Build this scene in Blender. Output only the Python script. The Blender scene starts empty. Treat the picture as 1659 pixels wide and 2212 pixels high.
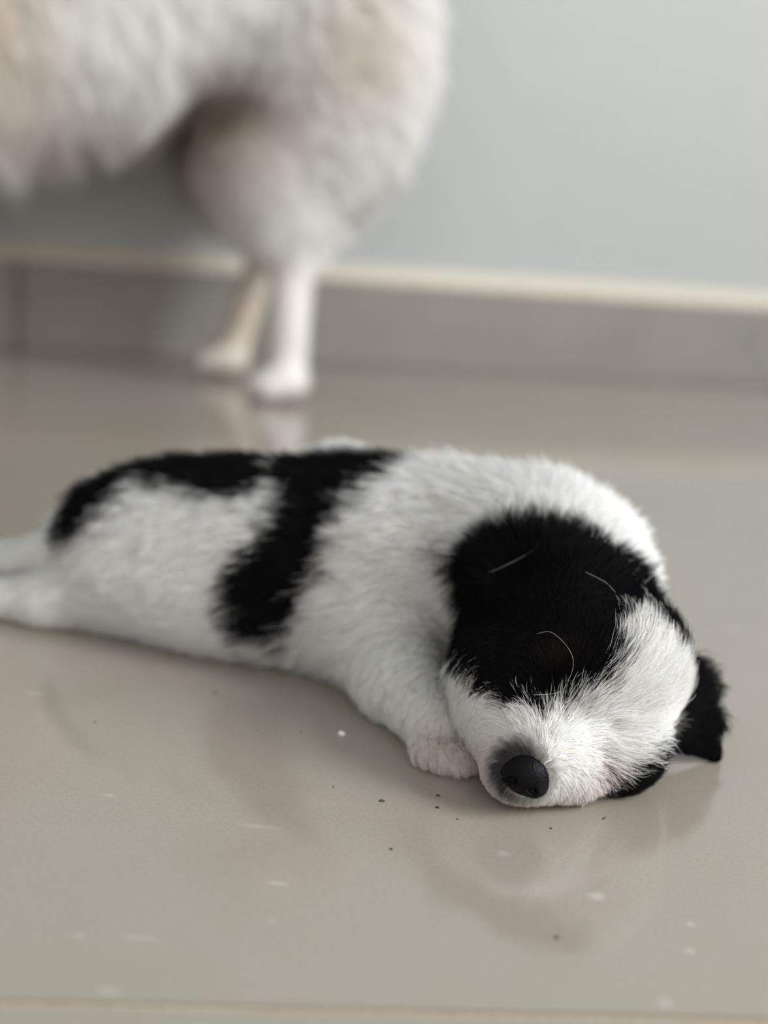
import bpy, bmesh, math, time
import numpy as np
from mathutils import Matrix, Vector, kdtree

# ------------------------------------------------------------------ camera, sky, light, exposure
SC = bpy.context.scene
COL = SC.collection
FPX, CAM_H, PITCH, ROLL = 3039.0, 17.0, math.radians(14.5), math.atan(.09)   # cm
cam_data = bpy.data.cameras.new('camera')
cam = bpy.data.objects.new('camera', cam_data)
COL.objects.link(cam)
RM = Matrix.Rotation(math.pi / 2 - PITCH, 3, 'X') @ Matrix.Rotation(ROLL, 3, 'Z')
cam.matrix_world = Matrix.Translation((0, 0, CAM_H * .01)) @ RM.to_4x4()
cam_data.sensor_fit = 'VERTICAL'
cam_data.sensor_height = 36.0
cam_data.lens = 36.0 * FPX / 2212.0
cam_data.clip_start = .01
cam_data.dof.use_dof = True
cam_data.dof.focus_distance = .372
cam_data.dof.aperture_fstop = 5.2
SC.camera = cam

W = bpy.data.worlds.new('overcast_sky')
SC.world = W
W.use_nodes = True
W.node_tree.nodes['Background'].inputs[0].default_value = (1.0, .97, .93, 1)
W.node_tree.nodes['Background'].inputs[1].default_value = 0.95

YAW = math.radians(14.5)                       # the room is turned against the camera


def room(u, v, z):                             # room frame (metres) -> world
    return Vector((u * math.cos(YAW) - v * math.sin(YAW), u * math.sin(YAW) + v * math.cos(YAW), z))


la = bpy.data.lights.new('window_daylight', 'AREA')
la.shape = 'RECTANGLE'
la.size, la.size_y = 1.5, 1.2
la.energy = 66
la.color = (.95, .975, 1.0)
lo = bpy.data.objects.new('window_daylight', la)
COL.objects.link(lo)
lo.location = room(1.86, -.62, 1.35)
lo.rotation_euler = (Matrix.Rotation(YAW, 3, 'Z') @ Matrix.Rotation(math.radians(90), 3, 'Y')).to_euler()

SC.view_settings.view_transform = 'Standard'
SC.view_settings.look = 'None'
SC.view_settings.gamma = 1
SC.view_settings.use_curve_mapping = False
SC.view_settings.exposure = 0.78
SC.cycles.max_bounces = 10
SC.cycles.diffuse_bounces = 7
SC.cycles.glossy_bounces = 3
SC.cycles.transmission_bounces = 4
SC.cycles.caustics_reflective = False
SC.cycles.caustics_refractive = False
SC.cycles_curves.shape = 'RIBBONS'
rng = np.random.default_rng(7)

# ------------------------------------------------------------------ small helpers
RN = np.array(RM)
OC = np.array([0, 0, CAM_H])


def rays(px):                                  # photograph pixels -> ray directions (authoring aid)
    px = np.asarray(px, float)
    d = np.stack([(px[:, 0] - 829.5) / FPX, -(px[:, 1] - 1106) / FPX, -np.ones(len(px))], 1)
    d = d @ RN.T
    return d / np.linalg.norm(d, axis=1, keepdims=True)


def ground(x, y, h=0.0):
    d = rays([(x, y)])[0]
    return OC + d * (h - CAM_H) / d[2]


def mat(name):
    m = bpy.data.materials.new(name)
    m.use_nodes = True
    return m, m.node_tree.nodes, m.node_tree.links, m.node_tree.nodes['Principled BSDF']


def new_obj(name, me, material=None, parent=None):
    o = bpy.data.objects.new(name, me)
    COL.objects.link(o)
    if material:
        me.materials.append(material)
    if parent:
        o.parent = parent
    return o


def tag(o, label=None, cat=None, group=None, kind=None):
    if label:
        o['label'] = label
    if cat:
        o['category'] = cat
    if group:
        o['group'] = group
    if kind:
        o['kind'] = kind
    return o


def poly_prism(name, pts, z0, z1, material, parent=None, bevel=0.0):
    bm = bmesh.new()
    a = [bm.verts.new((p[0], p[1], z0)) for p in pts]
    b = [bm.verts.new((p[0], p[1], z1)) for p in pts]
    n = len(pts)
    bm.faces.new(a[::-1])
    top = bm.faces.new(b)
    for i in range(n):
        bm.faces.new((a[i], a[(i + 1) % n], b[(i + 1) % n], b[i]))
    if bevel:
        bmesh.ops.bevel(bm, geom=list(top.edges), offset=bevel, segments=2, affect='EDGES')
    bmesh.ops.recalc_face_normals(bm, faces=bm.faces)
    me = bpy.data.meshes.new(name)
    bm.to_mesh(me)
    bm.free()
    return new_obj(name, me, material, parent)


def room_box(name, u0, u1, v0, v1, z0, z1, material, parent=None, bevel=0.0):
    pts = [room(u, v, 0) for u, v in ((u0, v0), (u1, v0), (u1, v1), (u0, v1))]
    o = poly_prism(name, pts, z0, z1, material, parent)
    if bevel:
        bm = bmesh.new()
        bm.from_mesh(o.data)
        bmesh.ops.bevel(bm, geom=list(bm.edges), offset=bevel, segments=2, affect='EDGES')
        bm.to_mesh(o.data)
        bm.free()
    return o


# ------------------------------------------------------------------ materials of the room
def noise(N, L, scale, detail=4, vec=None, rough=.55):
    n = N.new('ShaderNodeTexNoise')
    n.inputs['Scale'].default_value = scale
    n.inputs['Detail'].default_value = detail
    n.inputs['Roughness'].default_value = rough
    if vec is not None:
        L.new(vec, n.inputs['Vector'])
    return n


def ramp(N, L, src, stops):
    r = N.new('ShaderNodeValToRGB')
    while len(r.color_ramp.elements) < len(stops):
        r.color_ramp.elements.new(.5)
    for e, (p, c) in zip(r.color_ramp.elements, stops):
        e.position = p
        e.color = (*c, 1)
    L.new(src, r.inputs[0])
    return r


def mixc(N, L, fac, a, b):
    m = N.new('ShaderNodeMix')
    m.data_type = 'RGBA'
    for s, v in ((0, fac), (6, a), (7, b)):
        if hasattr(v, 'links'):
            L.new(v, m.inputs[s])
        elif s:
            m.inputs[s].default_value = (*v, 1)
        else:
            m.inputs[s].default_value = v
    return m.outputs[2]


def tile_material():
    m, N, L, P = mat('glazed_floor_tile')
    tc = N.new('ShaderNodeNewGeometry')
    pos = tc.outputs['Position']
    n1 = noise(N, L, 9, 5, pos)
    base = ramp(N, L, n1.outputs[0], [(.3, (.272, .246, .198)), (.5, (.284, .258, .215)), (.72, (.298, .266, .232))])
    n2 = noise(N, L, 900, 2, pos)
    sp = ramp(N, L, n2.outputs[0], [(.36, (.93, .93, .93)), (.5, (1, 1, 1))])
    mx = N.new('ShaderNodeMix')
    mx.data_type = 'RGBA'
    mx.blend_type = 'MULTIPLY'
    mx.inputs[0].default_value = 1
    L.new(base.outputs[0], mx.inputs[6])
    L.new(sp.outputs[0], mx.inputs[7])
    col = mx.outputs[2]
    # dried, pale water smudges on the glaze: soft ellipses at fixed spots of the floor
    sm = N.new('ShaderNodeValue')
    sm.outputs[0].default_value = 0
    acc = sm.outputs[0]
    wob = noise(N, L, 320, 3, pos)
    for (x, y, rx, ry, s) in SMUDGES:
        g = ground(x, y) * .01
        mp = N.new('ShaderNodeVectorMath')
        mp.operation = 'SUBTRACT'
        L.new(pos, mp.inputs[0])
        mp.inputs[1].default_value = tuple(g)
        dv = N.new('ShaderNodeVectorMath')
        dv.operation = 'DIVIDE'
        L.new(mp.outputs[0], dv.inputs[0])
        dv.inputs[1].default_value = (rx, ry, 1)
        ln = N.new('ShaderNodeVectorMath')
        ln.operation = 'LENGTH'
        L.new(dv.outputs[0], ln.inputs[0])
        ad = N.new('ShaderNodeMath')
        ad.operation = 'MULTIPLY_ADD'
        L.new(wob.outputs[0], ad.inputs[0])
        ad.inputs[1].default_value = 1.2
        L.new(ln.outputs['Value'], ad.inputs[2])
        mr = N.new('ShaderNodeMapRange')
        L.new(ad.outputs[0], mr.inputs[0])
        mr.inputs[1].default_value = 1.7
        mr.inputs[2].default_value = .9
        mr.inputs[3].default_value = 0
        mr.inputs[4].default_value = s
        mm = N.new('ShaderNodeMath')
        mm.operation = 'MAXIMUM'
        L.new(acc, mm.inputs[0])
        L.new(mr.outputs[0], mm.inputs[1])
        acc = mm.outputs[0]
    col = mixc(N, L, acc, col, (.45, .435, .40))
    L.new(col, P.inputs['Base Color'])
    n3 = noise(N, L, 26, 4, pos)
    rr = ramp(N, L, n3.outputs[0], [(.3, (.07, .07, .07)), (.7, (.13, .13, .13))])
    L.new(rr.outputs[0], P.inputs['Roughness'])
    P.inputs['IOR'].default_value = 1.65
    bp = N.new('ShaderNodeBump')
    bp.inputs['Strength'].default_value = .03
    bp.inputs['Distance'].default_value = .001
    n4 = noise(N, L, 140, 3, pos)
    L.new(n4.outputs[0], bp.inputs['Height'])
    L.new(bp.outputs[0], P.inputs['Normal'])
    return m


SMUDGES = [(600, 1908, .0024, .0012, .55), (1288, 1936, .0028, .0024, .55), (1492, 1996, .0014, .0014, .5),
           (1490, 2054, .0018, .0016, .5), (1085, 1843, .0020, .0016, .35), (300, 2026, .0048, .0010, .4),
           (170, 2021, .0012, .0010, .4), (235, 2142, .0026, .0018, .35), (1440, 2166, .0022, .0026, .35),
           (560, 1785, .0060, .0012, .3), (75, 1498, .0040, .0011, .4), (1590, 1360, .0040, .0030, .25),
           (235, 1718, .0022, .0012, .35), (585, 1990, .0012, .0010, .3)]


def plain(name, color, rough=.6, nscale=0, amt=.04, bump=0):
    m, N, L, P = mat(name)
    P.inputs['Base Color'].default_value = (*color, 1)
    P.inputs['Roughness'].default_value = rough
    if nscale:
        g = N.new('ShaderNodeNewGeometry')
        n = noise(N, L, nscale, 4, g.outputs['Position'])
        r = ramp(N, L, n.outputs[0], [(.3, tuple(c * (1 - amt) for c in color)), (.7, tuple(min(1, c * (1 + amt)) for c in color))])
        L.new(r.outputs[0], P.inputs['Base Color'])
        if bump:
            b = N.new('ShaderNodeBump')
            b.inputs['Strength'].default_value = bump
            b.inputs['Distance'].default_value = .002
            L.new(n.outputs[0], b.inputs['Height'])
            L.new(b.outputs[0], P.inputs['Normal'])
    return m


M_TILE = tile_material()
M_GROUT = plain('tan_grout', (.34, .28, .215), .9, 400, .12, .2)
M_WALL = plain('white_wall_paint', (.398, .41, .408), .55, 30, .015, .05)
M_BASE = plain('grey_skirting_tile', (.225, .213, .187), .35, 25, .06)
M_BEAD = plain('cream_filler', (.56, .52, .44), .7, 120, .05, .1)
M_FRAME = plain('white_window_frame', (.75, .75, .75), .4)

# ------------------------------------------------------------------ the room
pa, pb = ground(0, 747) * .01, ground(1659, 832) * .01
mid = (pa + pb) / 2
VW = -mid[0] * math.sin(YAW) + mid[1] * math.cos(YAW)        # back wall distance in the room frame
U0, U1, V0 = -1.7, 1.8, -1.8
floor = room_box('floor', U0 - .1, U1 + .1, V0, VW + .1, -.06, -.0007, M_GROUT)
tag(floor, kind='structure')


def clip(poly, a, b):                           # keep the part of poly left of a->b
    out = []
    for i, p in enumerate(poly):
        q = poly[(i + 1) % len(poly)]
        sp = (b[0] - a[0]) * (p[1] - a[1]) - (b[1] - a[1]) * (p[0] - a[0])
        sq = (b[0] - a[0]) * (q[1] - a[1]) - (b[1] - a[1]) * (q[0] - a[0])
        if sp >= 0:
            out.append(p)
        if sp * sq < 0:
            t = sp / (sp - sq)
            out.append((p[0] + (q[0] - p[0]) * t, p[1] + (q[1] - p[1]) * t))
    return out


ga, gb = ground(0, 2166) * .01, ground(1659, 2204) * .01
gd = (gb - ga)[:2] / np.linalg.norm((gb - ga)[:2])
gn = np.array([-gd[1], gd[0]])
TS, GAP = .80, .0024
corner = ga[:2] - gd * .30
rp = [room(u, v, 0) for u, v in ((U0, V0), (U1, V0), (U1, VW - .008), (U0, VW - .008))]
for i in range(-5, 6):
    for j in range(-5, 4):
        q = corner + gd * TS * i + gn * TS * j
        pl = [tuple(q + gd * a + gn * b) for a, b in ((GAP / 2, GAP / 2), (TS - GAP / 2, GAP / 2), (TS - GAP / 2, TS - GAP / 2), (GAP / 2, TS - GAP / 2))]
        for k in range(4):
            if pl:
                pl = clip(pl, rp[k], rp[(k + 1) % 4])
        if len(pl) > 2:
            poly_prism('floor_tile', pl, -.0016, 0, M_TILE, floor, .0005)

tag(room_box('wall_back', U0 - .1, U1 + .1, VW, VW + .1, 0, 2.6, M_WALL), kind='structure')
tag(room_box('wall_left', U0 - .1, U0, V0, VW, 0, 2.6, M_WALL), kind='structure')
wr = tag(room_box('wall_right', U1, U1 + .1, V0, VW, 0, .55, M_WALL), kind='structure')
room_box('wall_panel', U1, U1 + .1, V0, VW, 2.15, 2.6, M_WALL, wr)
room_box('wall_panel', U1, U1 + .1, V0, -1.27, .55, 2.15, M_WALL, wr)
room_box('wall_panel', U1, U1 + .1, 0.03, VW, .55, 2.15, M_WALL, wr)
tag(room_box('ceiling', U0 - .1, U1 + .1, V0, VW + .1, 2.6, 2.7, M_WALL), kind='structure')
win = tag(room_box('window_1', U1 - .01, U1 + .04, -1.27, .03, .55, .60, M_FRAME), kind='structure')
room_box('window_frame', U1 - .01, U1 + .04, -1.27, .03, 2.10, 2.15, M_FRAME, win)
for v in (-1.27, -.645, -.02):
    room_box('window_frame', U1 - .01, U1 + .04, v, v + .05, .60, 2.10, M_FRAME, win)
# skirting: separate tiles with thin joints, then a cream bead of filler on top
ub = pa[0] * math.cos(YAW) + pa[1] * math.sin(YAW)
BH = .0665
bs = tag(room_box('baseboard_back', U0, U1, VW - .002, VW - .0005, 0, BH - .001, M_GROUT), kind='structure')
u = ub + .013 - .80 * 3
while u < U1:
    a, b = max(u + .0015, U0), min(u + .80 - .0015, U1)
    if b > a:
        room_box('skirting_tile', a, b, VW - .010, VW - .002, .0005, BH, M_BASE, bs, .0008)
    u += .80
bm = bmesh.new()
prof = [(VW - .0098, BH), (VW - .0092, BH + .003), (VW - .0015, BH + .0125), (VW - .0005, BH + .0125), (VW - .0005, BH)]
rows = [[bm.verts.new(room(uu, v, z)) for v, z in prof] for uu in np.linspace(U0, U1, 60)]
for r0, r1 in zip(rows, rows[1:]):
    for i in range(5):
        bm.faces.new((r0[i], r1[i], r1[(i + 1) % 5], r0[(i + 1) % 5]))
bm.faces.new(rows[0])
bm.faces.new(rows[-1][::-1])
bmesh.ops.recalc_face_normals(bm, faces=bm.faces)
me = bpy.data.meshes.new('trim_1')
bm.to_mesh(me)
bm.free()
tag(new_obj('trim_1', me, M_BEAD), kind='structure')


# ------------------------------------------------------------------ soft bodies: blended distance field -> one mesh
def rotm(ax, ay, az):
    return np.array(Matrix.Rotation(math.radians(az), 3, 'Z') @ Matrix.Rotation(math.radians(ay), 3, 'Y') @ Matrix.Rotation(math.radians(ax), 3, 'X'))


def sd_e(P, c, r, rot=None):
    q = P - np.array(c)
    if rot is not None:
        q = q @ rot
    r = np.array(r, float)
    k0 = np.linalg.norm(q / r, axis=-1)
    k1 = np.linalg.norm(q / (r * r), axis=-1)
    return k0 * (k0 - 1) / np.maximum(k1, 1e-6)


def sd_c(P, a, b, ra, rb):
    a, b = np.array(a, float), np.array(b, float)
    ba = b - a
    t = np.clip(((P - a) @ ba) / (ba @ ba), 0, 1)
    return np.linalg.norm(P - a - t[..., None] * ba, axis=-1) - (ra + (rb - ra) * t)


def sd_t(P, a, b, c, r):
    a, b, c = (np.array(x, float) for x in (a, b, c))
    ba, cb, ac = b - a, c - b, a - c
    pa_, pb_, pc_ = P - a, P - b, P - c
    nor = np.cross(ba, ac)

    def seg(p, e):
        t = np.clip((p @ e) / (e @ e), 0, 1)
        q = p - t[..., None] * e
        return (q * q).sum(-1)
    inside = (np.sign(pa_ @ np.cross(ba, nor)) + np.sign(pb_ @ np.cross(cb, nor)) + np.sign(pc_ @ np.cross(ac, nor))) < 2
    e = np.minimum(np.minimum(seg(pa_, ba), seg(pb_, cb)), seg(pc_, ac))
    f = (pa_ @ nor) ** 2 / (nor @ nor)
    return np.sqrt(np.where(inside, e, f)) - r


class Field:
    """prims: (kind, k, args...) in cm; the field is sampled once on a grid and then read by interpolation."""

    def __init__(s, prims, lo, hi, h, floor=.04):
        s.lo, s.h = np.array(lo, float), h
        n = np.ceil((np.array(hi) - s.lo) / h).astype(int) + 1
        ax = [s.lo[i] + h * np.arange(n[i]) for i in range(3)]
        P = np.stack(np.meshgrid(*ax, indexing='ij'), -1).astype(np.float32)
        d = np.full(P.shape[:3], 50., np.float32)
        for pr in prims:
            kind, k = pr[0], pr[1]
            e = {'e': sd_e, 'c': sd_c, 't': sd_t}[kind](P, *pr[2:])
            if k < 0:                                   # carve
                hh = np.clip(.5 - .5 * (d + e) / -k, 0, 1)
                d = d + (-e - d) * hh - k * hh * (1 - hh)
            else:
                hh = np.clip(.5 + .5 * (e - d) / k, 0, 1)
                d = e + (d - e) * hh - k * hh * (1 - hh)
        d = np.maximum(d, floor - P[..., 2])
        s.d, s.n = d.astype(np.float32), n

    def __call__(s, P):
        q = (np.asarray(P) - s.lo) / s.h
        q = np.clip(q, 0, s.n - 1.001)
        i = q.astype(np.int64)
        f = q - i
        D = s.d
        x, y, z = i[..., 0], i[..., 1], i[..., 2]
        fx, fy, fz = f[..., 0], f[..., 1], f[..., 2]
        c00 = D[x, y, z] * (1 - fx) + D[x + 1, y, z] * fx
        c10 = D[x, y + 1, z] * (1 - fx) + D[x + 1, y + 1, z] * fx
        c01 = D[x, y, z + 1] * (1 - fx) + D[x + 1, y, z + 1] * fx
        c11 = D[x, y + 1, z + 1] * (1 - fx) + D[x + 1, y + 1, z + 1] * fx
        return (c00 * (1 - fy) + c10 * fy) * (1 - fz) + (c01 * (1 - fy) + c11 * fy) * fz

    def grad(s, P, e=None):
        e = e or s.h * .8
        g = np.stack([s(P + np.eye(3)[i] * e) - s(P - np.eye(3)[i] * e) for i in range(3)], -1)
        return g / np.maximum(np.linalg.norm(g, axis=-1, keepdims=True), 1e-6)

    def cast(s, px):
        d = rays(px)
        t = np.full(len(d), 25.)
        hit = np.zeros(len(d), bool)
        best, tb = np.full(len(d), 1e9), t.copy()
        for _ in range(220):
            p = OC + d * t[:, None]
            v = s(p)
            inb = ((p > s.lo) & (p < s.lo + s.h * (s.n - 1))).all(1)
            hit = (v < .02) & inb
            m = inb & (v < best)
            best, tb = np.where(m, v, best), np.where(m, t, tb)
            t = np.where(hit, t, t + np.where(inb, np.clip(v * .8, .01, 1), .3))
            t = np.minimum(t, 400)
        return OC + d * np.where(hit, t, tb)[:, None], hit

    def mesh(s):                                         # surface nets
        d = s.d
        ins = d < 0
        c = np.zeros(tuple(np.array(d.shape) - 1), int)
        corners = [(a, b, e) for a in (0, 1) for b in (0, 1) for e in (0, 1)]
        sl = lambda a, n: slice(a, a + n - 1)
        for a, b, e in corners:
            c += ins[sl(a, d.shape[0]), sl(b, d.shape[1]), sl(e, d.shape[2])]
        act = (c > 0) & (c < 8)
        I = np.argwhere(act)
        idx = -np.ones(act.shape, int)
        idx[act] = np.arange(len(I))
        acc = np.zeros((len(I), 3))
        cnt = np.zeros(len(I))
        for p0 in corners:
            for axis in range(3):
                if p0[axis] == 0:
                    p1 = list(p0)
                    p1[axis] = 1
                    d0 = d[I[:, 0] + p0[0], I[:, 1] + p0[1], I[:, 2] + p0[2]]
                    d1 = d[I[:, 0] + p1[0], I[:, 1] + p1[1], I[:, 2] + p1[2]]
                    x = (d0 < 0) != (d1 < 0)
                    t = np.where(x, d0 / np.where(x, d0 - d1, 1), 0)
                    pt = np.tile(np.array(p0, float), (len(I), 1))
                    pt[:, axis] = t
                    acc += pt * x[:, None]
                    cnt += x
        V = s.lo + s.h * (I + acc / cnt[:, None])
        F = []
        for axis in range(3):
            o1, o2 = [a for a in range(3) if a != axis]
            a0 = [slice(1, -1)] * 3
            a0[axis] = slice(0, -1)
            a1 = list(a0)
            a1[axis] = slice(1, None)
            ch = ins[tuple(a0)] != ins[tuple(a1)]
            E_ = np.argwhere(ch)
            sgn = ins[tuple(a0)][ch]
            E_[:, o1] += 1
            E_[:, o2] += 1
            q = []
            for s1, s2 in ((-1, -1), (0, -1), (0, 0), (-1, 0)):
                g = E_.copy()
                g[:, o1] += s1
                g[:, o2] += s2
                q.append(idx[g[:, 0], g[:, 1], g[:, 2]])
            q = np.stack(q, 1)
            fl = sgn if axis != 1 else ~sgn
            q[~fl] = q[~fl][:, ::-1]
            F.append(q)
        F = np.concatenate(F)
        F = F[(F >= 0).all(1)]
        return V, F


def vnoise(P, scale, seed):                               # cheap smooth value noise in 3-D, -1..1
    r = np.random.default_rng(seed)
    T = r.uniform(-1, 1, (32, 32, 32))
    q = np.asarray(P) / scale + 500
    i = np.floor(q).astype(int)
    f = q - i
    f = f * f * (3 - 2 * f)
    o = 0
    for a in (0, 1):
        for b in (0, 1):
            for c in (0, 1):
                w = np.abs(1 - a - f[..., 0]) * np.abs(1 - b - f[..., 1]) * np.abs(1 - c - f[..., 2])
                o = o + w * T[(i[..., 0] + a) % 32, (i[..., 1] + b) % 32, (i[..., 2] + c) % 32]
    return o


def sample_surface(V, F, n, density):
    T = np.concatenate([F[:, [0, 1, 2]], F[:, [0, 2, 3]]])
    A = np.linalg.norm(np.cross(V[T[:, 1]] - V[T[:, 0]], V[T[:, 2]] - V[T[:, 0]]), axis=1) / 2
    w = A * density(V[T].mean(1))
    t = rng.choice(len(T), n, p=w / w.sum())
    a, b = rng.random(n), rng.random(n)
    m = a + b > 1
    a[m], b[m] = 1 - a[m], 1 - b[m]
    t = T[t]
    return V[t[:, 0]] + a[:, None] * (V[t[:, 1]] - V[t[:, 0]]) + b[:, None] * (V[t[:, 2]] - V[t[:, 0]])


def interp(P, gp, gv, s, dflt=None, dw=0.0):              # gaussian blend of guide values
    out = np.zeros((len(P), gv.shape[1]))
    ws = np.zeros(len(P))
    for p, v in zip(gp, gv):
        w = np.exp(-((P - p) ** 2).sum(1) / (2 * s * s)) + 1e-9
        out += w[:, None] * v
        ws += w
    if dflt is not None:
        out += dw * np.array(dflt)
        ws += dw
    return out / ws[:, None]


def inside_poly(q, poly):                                 # signed distance, positive inside
    d = np.full(len(q), 1e9)
    c = np.zeros(len(q), bool)
    n = len(poly)
    for i in range(n):
        a, b = poly[i], poly[(i + 1) % n]
        e = b - a
        t = np.clip(((q - a) @ e) / max(e @ e, 1e-9), 0, 1)
        d = np.minimum(d, np.linalg.norm(q - a - t[:, None] * e, axis=1))
        x = (a[1] > q[:, 1]) != (b[1] > q[:, 1])
        xx = a[0] + (q[:, 1] - a[1]) * e[0] / (e[1] if abs(e[1]) > 1e-9 else 1e-9)
        c ^= x & (q[:, 0] < xx)
    return np.where(c, d, -d)


class Patch:
    """A coat marking: an outline whose points lie on the body; inside = within the outline seen along its own mean normal."""

    def __init__(s, field, px):
        p, hit = field.cast(px)
        n = field.grad(p[hit]).mean(0)
        s.n = n / np.linalg.norm(n)
        s.c = p.mean(0)
        a = np.cross(s.n, (0, 0, 1.))
        s.a = a / np.linalg.norm(a)
        s.b = np.cross(s.n, s.a)
        s.poly = np.stack([(p - s.c) @ s.a, (p - s.c) @ s.b], 1)
        s.lo = ((p - s.c) @ s.n).min() - 1.6

    def __call__(s, P):
        q = P - s.c
        d = inside_poly(np.stack([q @ s.a, q @ s.b], 1), s.poly)
        return np.where(q @ s.n > s.lo, d, -5.)


def fur(name, field, roots, tang, length, lift, color, radius, parent, material, K=6, clump=700, clump_amt=.5, wav=.03, seed=1):
    r = np.random.default_rng(seed)
    n = len(roots)
    N0 = field.grad(roots)
    tang = tang - N0 * (tang * N0).sum(1, keepdims=True)
    tang /= np.maximum(np.linalg.norm(tang, axis=1, keepdims=True), 1e-6)
    bi = np.cross(N0, tang)
    jit = r.normal(0, .26, n)
    tang = tang * np.cos(jit)[:, None] + bi * np.sin(jit)[:, None]
    pts = np.zeros((n, K, 3))
    pts[:, 0] = roots - N0 * .03
    ds = length / (K - 1)
    cur = roots.copy()
    hmax = length * np.sin(lift)
    step = ds * np.cos(lift)
    dirn = tang.copy()
    for k in range(1, K):
        s = k / (K - 1)
        cur = cur + dirn * step[:, None]
        g = field.grad(cur)
        want = hmax * (1 - (1 - s) ** 1.6)
        cur = cur + g * (want - field(cur))[:, None] * .85
        pts[:, k] = cur
        dirn = dirn - g * (dirn * g).sum(1, keepdims=True)
        dirn /= np.maximum(np.linalg.norm(dirn, axis=1, keepdims=True), 1e-6)
    # locks: hairs lean towards the tip of a nearby leader hair
    lead = r.choice(n, min(clump, n), replace=False)
    kd = kdtree.KDTree(len(lead))
    for i, j in enumerate(lead):
        kd.insert(roots[j], i)
    kd.balance()
    own = np.array([kd.find(p)[1] for p in roots])
    L = lead[own]
    amt = clump_amt * np.clip(r.normal(1, .35, n), .1, 1.6)
    off = pts[L] - pts
    lim = np.linalg.norm(roots[L] - roots, axis=1) / np.maximum(length, .05)
    amt = amt * np.exp(-lim * .8)
    for k in range(1, K):
        s = (k / (K - 1)) ** 1.3
        pts[:, k] += off[:, k] * (amt * s)[:, None]
    ph = r.uniform(0, 6.28, (n, 2))
    for k in range(1, K):
        s = k / (K - 1)
        a = wav * length * s
        pts[:, k] += bi * (a * np.sin(ph[:, 0] + s * 5))[:, None] + N0 * (a * .6 * np.sin(ph[:, 1] + s * 4))[:, None]
    pts[..., 2] = np.maximum(pts[..., 2], .025)
    cu = bpy.data.hair_curves.new(name)
    cu.add_curves([K] * n)
    cu.attributes['position'].data.foreach_set('vector', (pts * .01).reshape(-1).astype(np.float32))
    ra = cu.attributes.get('radius') or cu.attributes.new('radius', 'FLOAT', 'POINT')
    tp = np.array([1, 1, .92, .78, .55, .12]) if K == 6 else np.linspace(1, .1, K)
    ra.data.foreach_set('value', (radius[:, None] * tp[None] * .01).reshape(-1).astype(np.float32))
    ca = cu.attributes.new('fur_color', 'FLOAT_COLOR', 'CURVE')
    ca.data.foreach_set('color', np.concatenate([color, np.ones((n, 1))], 1).reshape(-1).astype(np.float32))
    na = cu.attributes.new('skin_normal', 'FLOAT_VECTOR', 'CURVE')
    na.data.foreach_set('vector', N0.reshape(-1).astype(np.float32))
    cu.materials.append(material)
    o = bpy.data.objects.new(name, cu)
    COL.objects.link(o)
    o.parent = parent
    return o


def body_mesh(name, V, F, material, color):
    me = bpy.data.meshes.new(name)
    me.from_pydata((V * .01).tolist(), [], F.tolist())
    me.update()
    me.polygons.foreach_set('use_smooth', np.ones(len(me.polygons), bool))
    ca = me.attributes.new('fur_color', 'FLOAT_COLOR', 'POINT')
    ca.data.foreach_set('color', np.concatenate([color, np.ones((len(V), 1))], 1).reshape(-1).astype(np.float32))
    return new_obj(name, me, material)


def fur_material(name, gloss=.25):
    m, N, L, P = mat(name)
    N.remove(P)
    out = N['Material Output']
    at = N.new('ShaderNodeAttribute')
    at.attribute_name = 'fur_color'
    nn = N.new('ShaderNodeAttribute')
    nn.attribute_name = 'skin_normal'
    df = N.new('ShaderNodeBsdfDiffuse')
    L.new(at.outputs['Color'], df.inputs['Color'])
    ge = N.new('ShaderNodeNewGeometry')
    mv = N.new('ShaderNodeMix')
    mv.data_type = 'VECTOR'
    mv.inputs[0].default_value = .6
    L.new(ge.outputs['Normal'], mv.inputs[4])
    L.new(nn.outputs['Vector'], mv.inputs[5])
    nz = N.new('ShaderNodeVectorMath')
    nz.operation = 'NORMALIZE'
    L.new(mv.outputs[1], nz.inputs[0])
    L.new(nz.outputs[0], df.inputs['Normal'])
    tr = N.new('ShaderNodeBsdfTranslucent')
    L.new(at.outputs['Color'], tr.inputs['Color'])
    m1 = N.new('ShaderNodeMixShader')
    m1.inputs[0].default_value = .4
    L.new(df.outputs[0], m1.inputs[1])
    L.new(tr.outputs[0], m1.inputs[2])
    hr = N.new('ShaderNodeBsdfHair')
    hr.component = 'Reflection'
    hr.inputs['Color'].default_value = (1, 1, 1, 1)
    hr.inputs['RoughnessU'].default_value = .35
    hr.inputs['RoughnessV'].default_value = .6
    m2 = N.new('ShaderNodeMixShader')
    m2.inputs[0].default_value = .006
    L.new(m1.outputs[0], m2.inputs[1])
    L.new(hr.outputs[0], m2.inputs[2])
    L.new(m2.outputs[0], out.inputs[0])
    return m


def skin_material(name):
    m, N, L, P = mat(name)
    at = N.new('ShaderNodeAttribute')
    at.attribute_name = 'fur_color'
    L.new(at.outputs['Color'], P.inputs['Base Color'])
    P.inputs['Roughness'].default_value = .8
    P.inputs['Specular IOR Level'].default_value = .1
    return m


M_FUR = fur_material('soft_fur')
M_SKIN = skin_material('downy_skin')

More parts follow.
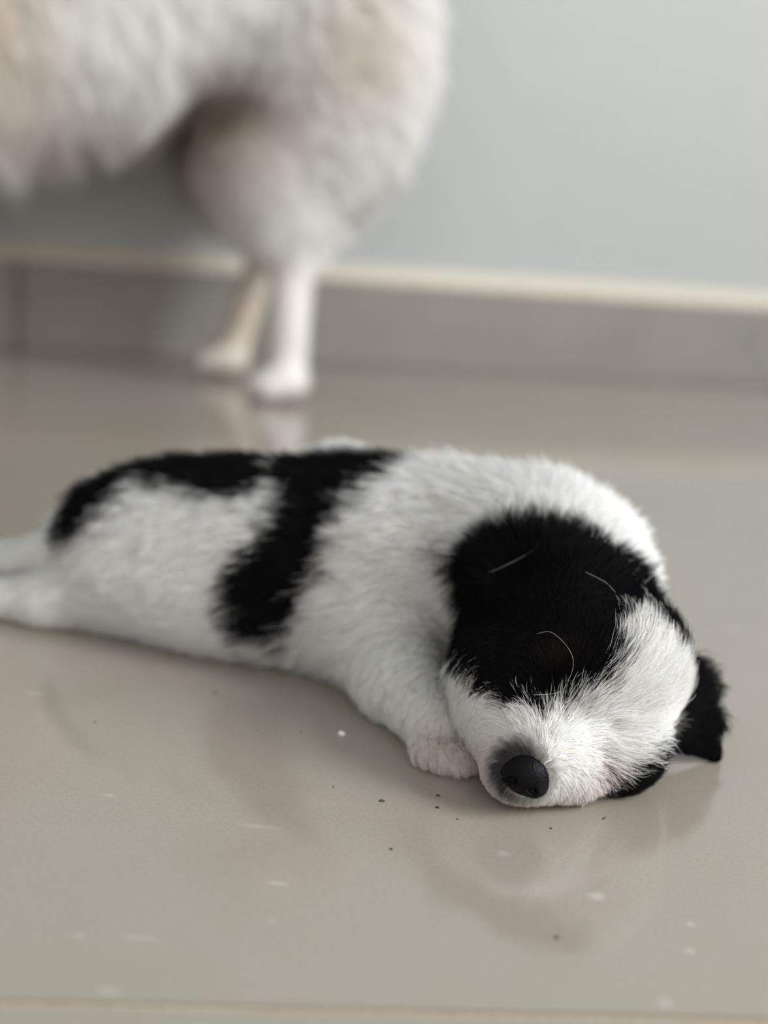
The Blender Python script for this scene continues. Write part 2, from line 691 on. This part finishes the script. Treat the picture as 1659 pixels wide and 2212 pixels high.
# ------------------------------------------------------------------ the puppy
PUP = [
    ('e', .1, (-7.6, 48.2, 2.3), (3.4, 3.6, 2.5), rotm(0, 0, -15)),         # rump
    ('e', 1.5, (-4.0, 47.4, 2.75), (4.6, 3.5, 2.95), rotm(0, 0, -17)),      # loin
    ('e', 1.2, (-4.8, 46.3, 1.4), (5.0, 2.7, 1.7), rotm(0, 0, -17)),        # belly spread on the floor
    ('e', 1.0, (-1.6, 49.6, 4.0), (1.7, 1.6, 2.1), None),                   # far flank
    ('e', .8, (-7.2, 51.0, 3.2), (1.6, 1.2, 1.5), None),                    # far hip
    ('e', 1.5, (1.0, 46.0, 3.2), (4.6, 3.5, 3.35), rotm(0, 0, -17)),        # rib cage
    ('e', 1.2, (4.6, 44.4, 3.5), (3.8, 3.2, 3.3), rotm(0, 0, -25)),         # shoulders
    ('c', 1.0, (5.2, 43.6, 3.4), (5.8, 40.0, 3.0), 2.9, 2.6),               # neck
    ('e', .8, (5.85, 38.7, 2.95), (2.85, 2.8, 2.8), None),                  # skull
    ('e', .9, (4.0, 37.8, 2.3), (1.5, 1.9, 1.9), None),                     # upper cheek
    ('e', .8, (4.75, 36.2, 1.45), (1.6, 1.5, 1.3), None),                   # muzzle root
    ('e', .5, (4.55, 35.2, 1.15), (1.25, .85, .95), rotm(0, -20, 0)),       # muzzle end
    ('e', .4, (5.7, 35.75, .75), (1.0, .75, .65), rotm(0, 0, 20)),          # lower lip, against the floor
    ('e', .5, (7.0, 37.2, 1.15), (1.35, 1.25, 1.1), None),                    # lower cheek
    ('c', 1.0, (.3, 43.5, 1.6), (1.1, 40.8, 1.15), 1.8, 1.2),               # near foreleg
    ('c', .5, (1.1, 40.8, 1.1), (2.1, 38.5, .8), 1.15, .85),
    ('e', .3, (2.35, 38.0, .62), (.72, .85, .58), rotm(0, 0, 15)),          # paw
    ('e', .12, (1.85, 37.35, .42), (.30, .48, .34), rotm(0, 0, 20)),        # toes
    ('e', .12, (2.25, 37.12, .45), (.30, .52, .36), rotm(0, 0, 15)),
    ('e', .12, (2.68, 37.05, .45), (.30, .52, .36), rotm(0, 0, 10)),
    ('e', .12, (3.05, 37.2, .42), (.28, .48, .34), rotm(0, 0, 0)),
    ('c', .8, (7.0, 44.0, 1.6), (8.0, 41.2, .8), 1.4, .8),                  # far foreleg, folded behind the head
    ('c', 1.2, (-8.8, 46.8, 1.5), (-11.3, 46.3, .8), 1.6, .8),            # near hind leg
    ('c', .8, (-11.3, 46.3, .75), (-14.6, 46.6, .5), .75, .5),
    ('e', .3, (-15.5, 46.7, .55), (1.1, .7, .5), rotm(0, 0, -5)),
    ('c', 1.0, (-9.5, 49.8, 1.9), (-11.8, 49.3, 1.25), 1.6, 1.0),           # far hind leg
    ('c', .8, (-11.8, 49.3, 1.2), (-15.0, 49.5, .75), .95, .65),
    ('e', .3, (-15.8, 49.6, .6), (1.1, .7, .5), rotm(0, 0, -5)),
    ('c', .5, (-10.6, 49.4, 3.1), (-12.4, 50.9, 2.2), .55, .3),             # stub of the tail
    ('t', .35, (6.3, 39.5, 5.45), (3.3, 39.0, 4.6), (3.0, 40.9, 5.1), .16),  # upper ear
    ('t', .25, (6.3, 39.5, 5.45), (3.0, 40.9, 5.1), (4.4, 41.2, 5.75), .14),
    ('t', .25, (6.3, 39.5, 5.45), (4.4, 41.2, 5.75), (5.9, 40.8, 5.6), .14),
    ('t', .3, (8.2, 40.0, 3.1), (9.9, 40.3, 2.1), (8.4, 38.9, 1.3), .15),    # lower ear
    ('t', .25, (9.9, 40.3, 2.1), (10.5, 39.9, 1.0), (8.4, 38.9, 1.3), .13),
    ('t', .2, (10.5, 39.9, 1.0), (10.62, 39.4, .16), (8.7, 38.75, .75), .11),
    ('t', .2, (10.5, 39.9, 1.0), (8.4, 38.9, 1.3), (8.7, 38.75, .75), .11),
]
pup = Field(PUP, (-18, 33.2, -.3), (12.0, 54.2, 8.2), .125)
PV, PF = pup.mesh()

BLACKS = [Patch(pup, px) for px in (
    [(600, 990), (840, 985), (930, 1000), (955, 1015), (860, 1050), (800, 1090), (770, 1170), (725, 1260), (690, 1345),
     (630, 1375), (560, 1380), (525, 1340), (520, 1260), (565, 1190), (630, 1130), (655, 1080), (600, 1050)],
    [(168, 1150), (195, 1070), (290, 1000), (440, 965), (620, 985), (650, 1060), (560, 1095), (470, 1075), (340, 1060),
     (280, 1110), (225, 1160), (180, 1165)],
    [(1000, 1250), (1005, 1200), (1130, 1165), (1290, 1215), (1390, 1275), (1450, 1370), (1490, 1440), (1480, 1560),
     (1300, 1640), (1180, 1570), (1120, 1530), (1050, 1470), (1010, 1400)],
)]
BLAZE = Patch(pup, [(1178, 1590), (1200, 1550), (1270, 1510), (1325, 1440), (1365, 1365), (1385, 1365), (1395, 1420), (1425, 1450),
                    (1440, 1500), (1430, 1560), (1400, 1595), (1330, 1625), (1270, 1635), (1200, 1640)])
LOWBLACK = Patch(pup, [(1282, 1655), (1330, 1628), (1420, 1595), (1460, 1600), (1440, 1650), (1390, 1690), (1330, 1735), (1300, 1715)])
RIDGE = [((-9.9, 48.9, 3.7), 1.0), ((-8.6, 49.2, 4.5), 1.0), ((-7.0, 49.3, 5.1), .85), ((-5.4, 49.0, 5.5), .8), ((-4.0, 48.7, 5.6), .8), ((-2.7, 48.3, 5.8), .8),
         ((-.8, 47.6, 6.2), .85), ((.6, 47.0, 6.5), .7), ((8.1, 40.2, 4.4), 1.3), ((7.2, 40.2, 5.0), .9), ((8.6, 39.9, 3.4), .9)]
EAR_HI = np.array([4.6, 40.5, 5.6])
NOSE_C = np.array([4.40, 34.62, 1.18])


def pup_black(P, soft=.12, seed=3):
    amp = np.where(P[:, 1] > 42, 1.5, 1.0)
    wob = amp * (.2 * vnoise(P, .55, seed) + .16 * vnoise(P, .2, seed + 1))
    if soft:
        wob = wob + rng.normal(0, soft, len(P)) * amp * 1.2
    d = np.max([b(P) for b in BLACKS], 0) + wob
    d = np.where(P[:, 1] < 45, np.minimum(d, -(BLAZE(P) + wob)), d)
    d = np.where((P[:, 0] > 2.5) & (P[:, 1] < 42) & (P[:, 2] < 6.5), np.maximum(d, LOWBLACK(P) + wob), d)
    for c, r in RIDGE:
        d = np.maximum(d, r - np.linalg.norm(P - np.array(c), axis=1) + wob)
    # both ears are black
    d = np.maximum(d, np.where(((P - np.array([4.4, 40.4, 5.4])) ** 2 / np.array([2.1, 1.05, .8]) ** 2).sum(1) < 1, .4, -5))
    d = np.maximum(d, np.where((P[:, 0] > 8.4) & (P[:, 1] > 38.6) & (P[:, 1] < 41.5) & (P[:, 2] < 2.8), .4, -5))
    hd = np.linalg.norm(P - np.array([5.85, 38.9, 2.95]), axis=1)
    d = np.where((hd < 3.5) & (P[:, 1] > 39.0) & (P[:, 1] < 40.7) & (P[:, 0] > 5.5) & (P[:, 2] > 1.2), np.maximum(d, .25 + wob), d)
    # back of the skull
    d = np.where((P[:, 0] > 2.6) & (P[:, 1] > 39) & (P[:, 1] < 40.3) & (P[:, 2] > 3.2), np.maximum(d, .25 + wob), d)
    return d


EYE_C = pup.cast([(1215, 1440)])[0][0]
PINKS = [(np.array([2.4, 37.2, .4]), .75, .45), (np.array([6.05, 35.75, .85]), .45, .8), (np.array([3.75, 35.3, 1.0]), .7, .35)]


def pup_color(P, soft=.12):
    n = len(P)
    b = pup_black(P, soft) > 0
    v = rng.normal(0, .035, n) if soft else np.zeros(n)
    white = np.clip(np.stack([.955 + v, .955 + v, .945 + v], 1), 0, .99)
    if soft:
        white *= np.where(rng.random(n) < .12, rng.uniform(.6, .85, n), rng.uniform(.93, 1.0, n))[:, None]
    for c, r, a in PINKS:
        w = a * np.exp(-((P - c) ** 2).sum(1) / (2 * r * r))
        white = white * (1 - w[:, None]) + np.array([.62, .44, .39]) * w[:, None]
    tan = (rng.random(n) < .05) & bool(soft)
    white[tan] *= np.array([.95, .86, .70])
    # grey shading of coat round the nose leather
    dn = np.linalg.norm(P - NOSE_C - np.array([-.2, 0, .1]), axis=1)
    w = np.clip((.95 - dn) / .40, 0, 1)[:, None] * .95
    white = white * (1 - w) + np.array([.028, .026, .026]) * w
    blk = np.stack([.0012 + .03 * np.abs(v), .0012 + .03 * np.abs(v), .0018 + .04 * np.abs(v)], 1)
    lid = .8 * np.exp(-((P - EYE_C) ** 2).sum(1) / (2 * .3 ** 2))[:, None]
    blk = blk * (1 - lid) + np.array([.022, .015, .010]) * lid
    return np.where(b[:, None], blk, white)


puppy = body_mesh('puppy', PV, PF, M_SKIN, pup_color(PV, 0))
tag(puppy, 'sleeping black and white puppy sprawled on its belly on the floor', 'puppy')

# grooming guides: (pixel, image direction, length cm, lift degrees)
GUIDES = [
    (120, 1230, -1, .25, .5, 18), (60, 1180, -1, .2, .5, 18), (230, 1100, -.8, .6, 1.1, 30), (300, 1050, -.8, .4, 1.1, 32), (450, 1000, -1, .3, 1.1, 34),
    (300, 1200, -.9, .45, .9, 22), (420, 1120, -.9, .45, 1.0, 25), (520, 1060, -.9, .4, 1.0, 30), (250, 1320, -1, .1, .7, 18), (430, 1350, -1, .2, .8, 18),
    (560, 1420, -.9, .4, .8, 18), (460, 1240, -.95, .35, .95, 22), (600, 1300, -.95, .15, 1.0, 26), (640, 1180, -.95, .2, 1.0, 28), (720, 1060, -.9, .3, 1.0, 32),
    (680, 1440, -.9, .4, .8, 20), (740, 1330, -.95, .1, 1.0, 24), (780, 1200, -.95, .05, 1.0, 26), (860, 1090, -.95, .1, 1.0, 30), (940, 1020, -.9, -.1, 1.0, 35),
    (860, 1300, -.9, .4, .9, 20), (800, 1450, -.6, .7, .8, 18), (900, 1420, -.5, .7, .8, 18), (960, 1300, -.8, .4, 1.0, 24), (980, 1180, -.8, -.1, 1.0, 30),
    (1080, 1060, -.6, -.4, 1.0, 35), (1200, 1060, .2, -.7, 1.0, 38), (1320, 1150, .6, -.4, 1.0, 38), (1400, 1260, .8, -.3, 1.0, 38),
    (860, 1530, .1, 1, .6, 18), (920, 1590, .25, 1, .7, 22), (950, 1650, .2, 1, .7, 20), (900, 1620, 0, 1, .7, 20),
    (1150, 1190, -.1, -1, 1.0, 36), (1080, 1220, -.5, -.8, 1.0, 36), (1250, 1230, .2, -1, .9, 34), (1040, 1290, -.5, .3, .8, 22), (1040, 1400, -.4, .6, .8, 20),
    (1150, 1300, -.3, -.7, .55, 16), (1300, 1280, .3, -.8, .5, 12), (1400, 1370, .5, -.7, .5, 12), (1120, 1420, -.6, -.1, .5, 14), (1200, 1440, -.2, -.8, .55, 18),
    (1300, 1400, .3, -.9, .6, 16), (1010, 1490, -.5, .7, .6, 18), (1040, 1560, -.6, .5, .38, 16), (1100, 1560, -.6, -.3, .38, 18), (1150, 1520, -.3, -.9, .6, 24),
    (1190, 1560, -.05, -1, .8, 26), (1240, 1530, .45, -.85, .9, 24), (1300, 1500, .7, -.7, 1.1, 24), (1360, 1450, .6, -.85, 1.3, 24), (1400, 1420, .4, -1, 1.3, 26),
    (1430, 1480, .7, -.7, 1.1, 24), (1250, 1580, .95, -.25, .9, 20), (1340, 1560, .95, -.3, 1.1, 20), (1430, 1540, .9, -.4, 1.1, 22), (1280, 1630, .9, .35, .8, 20),
    (1350, 1620, 1, .1, .9, 20), (1340, 1680, .7, .4, .8, 16), (1210, 1620, .6, .6, .35, 18), (1240, 1680, .5, .7, .42, 16), (1190, 1730, .1, 1, .28, 22),
    (1080, 1700, -.4, .9, .30, 22), (1050, 1640, -.8, .4, .30, 18), (1110, 1620, -.7, -.6, .25, 18), (1170, 1625, 0, -1, .3, 20),
    (1510, 1480, .8, -.5, .9, 40), (1530, 1530, .9, -.25, .9, 36), (1500, 1580, .6, .5, .45, 10), (1540, 1620, .4, .9, .45, 10), (1470, 1600, .5, .6, .35, 10),
]
G = np.array(GUIDES, float)
gp, hit = pup.cast(G[:, :2])
G, gp = G[hit], gp[hit]
gn_ = pup.grad(gp)
gd3 = np.stack([G[:, 2], -G[:, 3], np.zeros(len(G))], 1) @ RN.T
gd3 -= gn_ * (gd3 * gn_).sum(1, keepdims=True)
gd3 /= np.linalg.norm(gd3, axis=1, keepdims=True)


def pup_density(P):
    face = np.exp(-((P - np.array([5.2, 36.5, 2])) ** 2).sum(1) / (2 * 2.6 ** 2))
    back = np.clip((P[:, 1] - 50) / 3, 0, .6)
    low = np.where(P[:, 2] < .12, .05, 1)
    return (1 + 2.2 * face - back) * low


NP_ = 330000
R_ = sample_surface(PV, PF, NP_, pup_density)
keep = (np.linalg.norm(R_ - NOSE_C, axis=1) > .55) & (R_[:, 2] > .06)
R_ = R_[keep]
gv = interp(R_, gp, np.concatenate([gd3, G[:, 4:6]], 1), .55, (*(np.array([-.93, .33, -.12])), .95, 28), 1e-6)
ln = np.where(gv[:, 3] > .75, gv[:, 3] * 1.3, gv[:, 3]) * rng.uniform(.65, 1.2, len(R_))
lf = np.radians(gv[:, 4]) * rng.uniform(.6, 1.35, len(R_))
cl = pup_color(R_)
rad = np.where(ln < .45, .0045, .0062) * rng.uniform(.7, 1.2, len(R_))
f_ = fur('fur', pup, R_, gv[:, :3], ln, lf, cl, rad, puppy, M_FUR, clump=11000, clump_amt=.55, seed=2)
f_['kind'] = 'stuff'


# nose leather, claws and a few stray hairs of the puppy
def field_part(name, prims, lo, hi, h, material, parent, xf=None):
    f = Field(prims, lo, hi, h, floor=-9)
    V, F = f.mesh()
    if xf is not None:
        V = V @ xf[0].T + xf[1]
    me = bpy.data.meshes.new(name)
    me.from_pydata((V * .01).tolist(), [], F.tolist())
    me.update()
    me.polygons.foreach_set('use_smooth', np.ones(len(me.polygons), bool))
    return new_obj(name, me, material, parent)


def unit(v):
    v = np.array(v, float)
    return v / np.linalg.norm(v)


M_NOSE, N, L, P = mat('nose_leather')
P.inputs['Base Color'].default_value = (.0035, .0035, .0042, 1)
P.inputs['Roughness'].default_value = .4
P.inputs['Specular IOR Level'].default_value = .09
vo = N.new('ShaderNodeTexVoronoi')
vo.inputs['Scale'].default_value = 2600
tc = N.new('ShaderNodeNewGeometry')
L.new(tc.outputs['Position'], vo.inputs['Vector'])
bp = N.new('ShaderNodeBump')
bp.inputs['Strength'].default_value = .35
bp.inputs['Distance'].default_value = .0003
L.new(vo.outputs['Distance'], bp.inputs['Height'])
L.new(bp.outputs[0], P.inputs['Normal'])
nF = unit((-.22, -.95, -.12))
nU = unit(np.array((.36, 0, .93)) - nF * np.dot((.36, 0, .93), nF))
nL = np.cross(nF, nU)
NOSE = [('e', .1, (0, 0, 0), (.55, .44, .42)), ('e', .15, (0, .18, -.1), (.42, .34, .40)),
        ('e', .1, (.28, -.08, .10), (.26, .24, .26)), ('e', .1, (-.28, -.08, .10), (.26, .24, .26))]
for sx in (-1, 1):
    NOSE += [('e', -.05, (sx * .24, -.04, .40), (.10, .09, .16)), ('c', -.05, (sx * .26, -.08, .36), (sx * .50, -.20, .20), .065, .03)]
NOSE += [('c', -.04, (0, -.05, .44), (0, -.5, .30), .03, .04)]
nose = field_part('nose', NOSE, (-.8, -.7, -.7), (.8, .7, .7), .022, M_NOSE, puppy, (np.stack([nL, nU, nF], 1) * 1.2, NOSE_C + nF * .02))
nose['label'] = 'black leathery nose with two nostrils'


def tube(name, pts, r0, r1, material, parent=None, seg=6):
    pts = [Vector(p) for p in pts]
    bm = bmesh.new()
    rings = []
    for i, p in enumerate(pts):
        t = (pts[min(i + 1, len(pts) - 1)] - pts[max(i - 1, 0)]).normalized()
        a = t.orthogonal().normalized()
        b = t.cross(a)
        r = r0 + (r1 - r0) * i / (len(pts) - 1)
        rings.append([bm.verts.new(p + (a * math.cos(k * 6.28318 / seg) + b * math.sin(k * 6.28318 / seg)) * r) for k in range(seg)])
    for q0, q1 in zip(rings, rings[1:]):
        for k in range(seg):
            bm.faces.new((q0[k], q0[(k + 1) % seg], q1[(k + 1) % seg], q1[k]))
    bm.faces.new(rings[0][::-1])
    bm.faces.new(rings[-1])
    for f in bm.faces:
        f.smooth = True
    bmesh.ops.recalc_face_normals(bm, faces=bm.faces)
    me = bpy.data.meshes.new(name)
    bm.to_mesh(me)
    bm.free()
    return new_obj(name, me, material, parent)


M_CLAW = plain('horn_claw', (.62, .52, .43), .4)
M_STRAY = plain('stray_white_hair', (.55, .54, .52), .5)
for (x, y, z, dx) in ((1.78, 37.0, .40, -.06), (2.22, 36.72, .42, -.03), (2.68, 36.62, .42, 0), (3.05, 36.85, .38, .05)):
    tube('claw', [(x * .01, (y + .1) * .01, z * .01), ((x + dx * .4) * .01, (y - .06) * .01, (z - .05) * .01), ((x + dx) * .01, (y - .14) * .01, (z - .18) * .01),
                  ((x + dx * 1.2) * .01, (y - .15) * .01, (z - .33) * .01)], .0008, .0003, M_CLAW, puppy)


def stray(px, lift):
    p, h = pup.cast(px)
    p = p[h]
    p = p + pup.grad(p) * lift
    n = len(p)
    out = []
    for i in range(n - 1):
        a, b, c, d = p[max(i - 1, 0)], p[i], p[i + 1], p[min(i + 2, n - 1)]
        for t in np.linspace(0, 1, 6, endpoint=False):
            out.append(.5 * ((2 * b) + (c - a) * t + (2 * a - 5 * b + 4 * c - d) * t * t + (3 * b - a - 3 * c + d) * t ** 3))
    out.append(p[-1])
    tube('stray_hair', np.array(out) * .01, .000045, .00003, M_STRAY, puppy, 4)


stray([(1192, 1165), (1168, 1195), (1160, 1215), (1130, 1235), (1085, 1255), (1060, 1262)], .42)
stray([(1150, 1512), (1200, 1500), (1228, 1465), (1238, 1430), (1225, 1400), (1195, 1375), (1165, 1380)], .40)
stray([(1262, 1255), (1300, 1275), (1320, 1295)], .3)

# ------------------------------------------------------------------ the grown dog behind
DOG = [
    ('e', .1, (-6.0, 98.3, 24.0), (4.8, 5.2, 6.0), None),                       # rump
    ('c', 3, (-9, 97.8, 26.6), (-34, 91.6, 23.0), 5.2, 7.2),                    # trunk
    ('e', 3, (-35, 91.5, 23.5), (6.0, 6.2, 7.6), None),                         # chest
    ('e', 2, (-7.2, 95.4, 19.4), (5.6, 2.9, 7.0), rotm(0, 14, 0)),              # near thigh
    ('e', 2, (-8.6, 101.4, 20.0), (5.0, 2.6, 6.6), rotm(0, 12, 0)),             # far thigh
    ('c', 1.5, (-10.4, 94.6, 15.4), (-7.5, 94.6, 9.4), 3.2, 1.75),              # near shank
    ('c', .8, (-7.5, 94.4, 8.8), (-7.3, 93.7, 2.2), 1.35, 1.2),                 # near metatarsus
    ('e', .7, (-7.5, 93.0, 1.25), (1.7, 1.35, 1.15), None),
    ('e', .25, (-9.0, 92.5, 1.0), (.85, .55, .85), None), ('e', .25, (-8.9, 93.4, 1.0), (.9, .5, .9), None),
    ('e', .25, (-8.3, 91.9, .85), (.85, .5, .75), None),
    ('c', 1.5, (-13.6, 101.6, 15.4), (-10.2, 102.2, 9.0), 2.6, 1.2),            # far shank
    ('c', .8, (-10.1, 102.2, 8.6), (-11.9, 101.6, 2.0), 1.15, 1.05),
    ('e', .7, (-12.4, 101.2, 1.1), (1.7, 1.3, 1.05), None), ('e', .25, (-13.7, 100.9, .85), (.9, .9, .75), None),
    ('c', 2, (-36, 88.6, 19), (-35.2, 88.0, 10), 2.6, 1.4), ('c', .8, (-35.2, 88.0, 10), (-35.6, 87.6, 1.8), 1.3, 1.1),   # forelegs
    ('e', .6, (-36.3, 87.2, 1.1), (1.9, 1.4, 1.05), None),
    ('c', 2, (-38, 95.4, 19), (-37.4, 95.6, 10), 2.6, 1.4), ('c', .8, (-37.4, 95.6, 10), (-37.8, 95.2, 1.8), 1.3, 1.1),
    ('e', .6, (-38.5, 94.8, 1.1), (1.9, 1.4, 1.05), None),
    ('c', 3, (-37, 91, 28), (-43, 89.5, 36), 5.4, 4.0),                         # neck
    ('e', 1.5, (-44.5, 89, 38.5), (4.2, 3.8, 3.7), None),                       # head
    ('c', 1.2, (-46.5, 88.4, 37.5), (-51.5, 87.0, 36.4), 2.2, 1.1),             # muzzle
    ('t', .8, (-44.6, 86.6, 40.5), (-41.9, 87.0, 40.5), (-42.9, 85.4, 45.5), .3),
    ('t', .8, (-44.9, 91.6, 40.5), (-42.2, 92.0, 40.5), (-43.4, 93.3, 45.5), .3),
    ('c', 1.5, (-3, 99, 28.5), (-2.5, 99.3, 34), 1.6, 1.4), ('c', 1.5, (-2.5, 99.3, 34), (-8, 98.5, 38.5), 1.4, 1.0),      # tail, curled over the back
    ('c', 1.0, (-8, 98.5, 38.5), (-13, 97.3, 37), 1.0, .6),
]
dogf = Field(DOG, (-55, 83, -.5), (3, 107, 48), .42)
DV, DF = dogf.mesh()
TAN = [((-5.2, 95, 23.6), (2.2, 4, 3.0)), ((-27, 88, 23.5), (3.2, 6, 4)), ((-44, 89, 41), (4, 4.5, 4)), ((-3, 99, 35), (3, 3, 4))]
BARE_SHADE = [((-12.4, 93.2, 18.2), (3.4, 2.5, 3.6), (.34, .25, .17)), ((-18, 101, 18), (5, 4, 5), (.30, .22, .17)), ((-10.4, 101.8, 10.5), (3.2, 2.5, 4.0), (.36, .27, .24)), ((-11.6, 101.8, 4), (3, 3, 4.5), (.62, .53, .42)),  # brown thigh, pink belly skin; far-leg tints put its shade into the colour
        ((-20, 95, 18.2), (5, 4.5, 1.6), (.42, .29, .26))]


def dog_color(P, soft=True):
    n = len(P)
    v = rng.normal(0, .03, n) if soft else np.zeros(n)
    c = np.clip(np.stack([.965 + v, .955 + v, .935 + v], 1), 0, .99)
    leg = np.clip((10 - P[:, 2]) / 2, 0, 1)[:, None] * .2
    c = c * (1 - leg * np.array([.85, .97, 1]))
    for cc, r in TAN:
        w = .42 * np.exp(-.9 * (((P - np.array(cc)) / np.array(r)) ** 2).sum(1))[:, None]
        c = c * (1 - w) + np.array([.66, .47, .27]) * w
    for cc, r, k in BARE_SHADE:
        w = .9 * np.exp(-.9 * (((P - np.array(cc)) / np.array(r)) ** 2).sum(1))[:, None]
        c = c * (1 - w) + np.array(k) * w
    return c


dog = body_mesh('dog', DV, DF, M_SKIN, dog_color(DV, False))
tag(dog, 'fluffy white grown dog with tan patches standing by the wall', 'dog')
ND = 95000


def dog_density(P):
    leg = np.where(P[:, 2] < 10, .9, 1)
    return leg * np.where(P[:, 0] > -28, 1.4, .7)


Q = sample_surface(DV, DF, ND, dog_density)
Q = Q[Q[:, 2] > .15]
nd = dogf.grad(Q)
body = np.clip((Q[:, 2] - 8.8) / 4, 0, 1)
rump = np.clip((Q[:, 0] + 9) / 6, 0, 1)
headm = np.clip((-40 - Q[:, 0]) / 4, 0, 1) * np.clip((Q[:, 2] - 32) / 3, 0, 1)
tg = np.stack([.45 + .35 * rump - .2 * nd[:, 0], -.05 + 0 * rump, -.95 + .1 * rump], 1)
tg = tg * (1 - headm)[:, None] + np.array([1, .2, .1]) * headm[:, None]
dl = .45 + body * 3.0
belly = np.clip(-nd[:, 2], 0, 1) * (Q[:, 2] > 14) * (Q[:, 0] < -16)
dl = dl + belly * 4.0
bare = np.zeros(len(Q))  # shorter fur on bare patches and on the shade-tinted far leg
for cc, r, k in BARE_SHADE:
    bare = np.maximum(bare, np.exp(-.9 * (((Q - np.array(cc)) / np.array(r)) ** 2).sum(1)))
dl = dl * (1 - .45 * bare)
dl = np.where(headm > .3, np.minimum(dl, 1.0), dl) * rng.uniform(.6, 1.15, len(Q))
lfd = np.radians(24 + 10 * body + 12 * rump + 20 * belly) * rng.uniform(.6, 1.3, len(Q))
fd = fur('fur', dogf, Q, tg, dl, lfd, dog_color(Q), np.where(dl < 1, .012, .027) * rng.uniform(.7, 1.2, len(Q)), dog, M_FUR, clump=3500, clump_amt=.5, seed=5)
fd['kind'] = 'stuff'
M_EYE = plain('dark_eye', (.012, .009, .007), .1)
for sy, y in ((1, 86.1), (-1, 91.7)):
    p = np.array((-47.3, 88.7, 39.6)) + np.array((0, -2.1 * sy, 0))
    field_part('eye', [('e', .1, (0, 0, 0), (.55, .55, .55))], (-.8,) * 3, (.8,) * 3, .1, M_EYE, dog, (np.eye(3), p))
field_part('nose', [('e', .1, (0, 0, 0), (.7, .85, .65)), ('e', -.1, (-.6, -.35, -.05), (.3, .16, .14)), ('e', -.1, (-.6, .35, -.05), (.3, .16, .14))],
           (-1.1,) * 3, (1.1,) * 3, .07, M_NOSE, dog, (np.eye(3), np.array((-52.5, 86.7, 36.8))))

# ------------------------------------------------------------------ crumbs and dirt on the floor
M_CRUMB = plain('chalky_crumb', (.85, .83, .78), .8, 900, .06)
M_DIRT = plain('dark_dirt', (.05, .045, .04), .9)


def speck(name, x, y, size, material, label, cat, group=None, flat=.7, stretch=1.0, seed=0):
    r = np.random.default_rng(seed)
    bm = bmesh.new()
    bmesh.ops.create_icosphere(bm, subdivisions=2, radius=1)
    a = r.uniform(0, 3.14)
    for v in bm.verts:
        k = 1 + .28 * math.sin(3.1 * v.co.x + seed) * math.cos(2.7 * v.co.y + 2 * seed) + .15 * math.sin(5 * v.co.z + seed)
        c = Vector((v.co.x * k * stretch, v.co.y * k, max(v.co.z * k * flat, -flat * .8)))
        v.co = Matrix.Rotation(a, 3, 'Z') @ c * size
    zmin = min(v.co.z for v in bm.verts)
    for v in bm.verts:
        v.co.z -= zmin
    for f in bm.faces:
        f.smooth = True
    me = bpy.data.meshes.new(name)
    bm.to_mesh(me)
    bm.free()
    o = new_obj(name, me, material)
    o.location = Vector(ground(x, y) * .01)
    return tag(o, label, cat, group)


speck('crumb', 738, 1588, .00085, M_CRUMB, 'tiny white crumb lying on the tile beside the puppy', 'crumb', None, .75, 1.25, 3)
for i, (x, y, s, st) in enumerate(((651, 1582, .00025, 1.2), (558, 1579, .00025, 1.3), (465, 1497, .00045, 1.2), (825, 1731, .0005, 1.7), (946, 1719, .00045, 1.3),
                                   (945, 1745, .00045, 1.3), (845, 1835, .00035, 1.2), (1203, 2026, .00045, 1.2), (1305, 1768, .00025, 3.2), (1190, 1790, .0003, 1.2),
                                   (205, 1560, .0003, 1.2), (988, 1770, .00025, 1.3), (720, 1700, .00025, 1.2))):
    where = ('beside the white crumb' if i < 2 else "beside the puppy's belly" if x < 470 else "in front of the puppy's paw" if x < 970 and y < 1760
             else "in front of the puppy's nose" if y < 1800 else 'far out on the bare tile')
    if st > 3:
        speck('hair_clipping', x, y, s, M_DIRT, "short dark hair clipping on the tile before the puppy's chin", 'hair clipping', None, .5, st, i)
    else:
        speck('dirt_speck', x, y, s, M_DIRT, 'tiny dark speck of dirt ' + where, 'dirt', 'specks of dirt on the tile', .5, st, i)
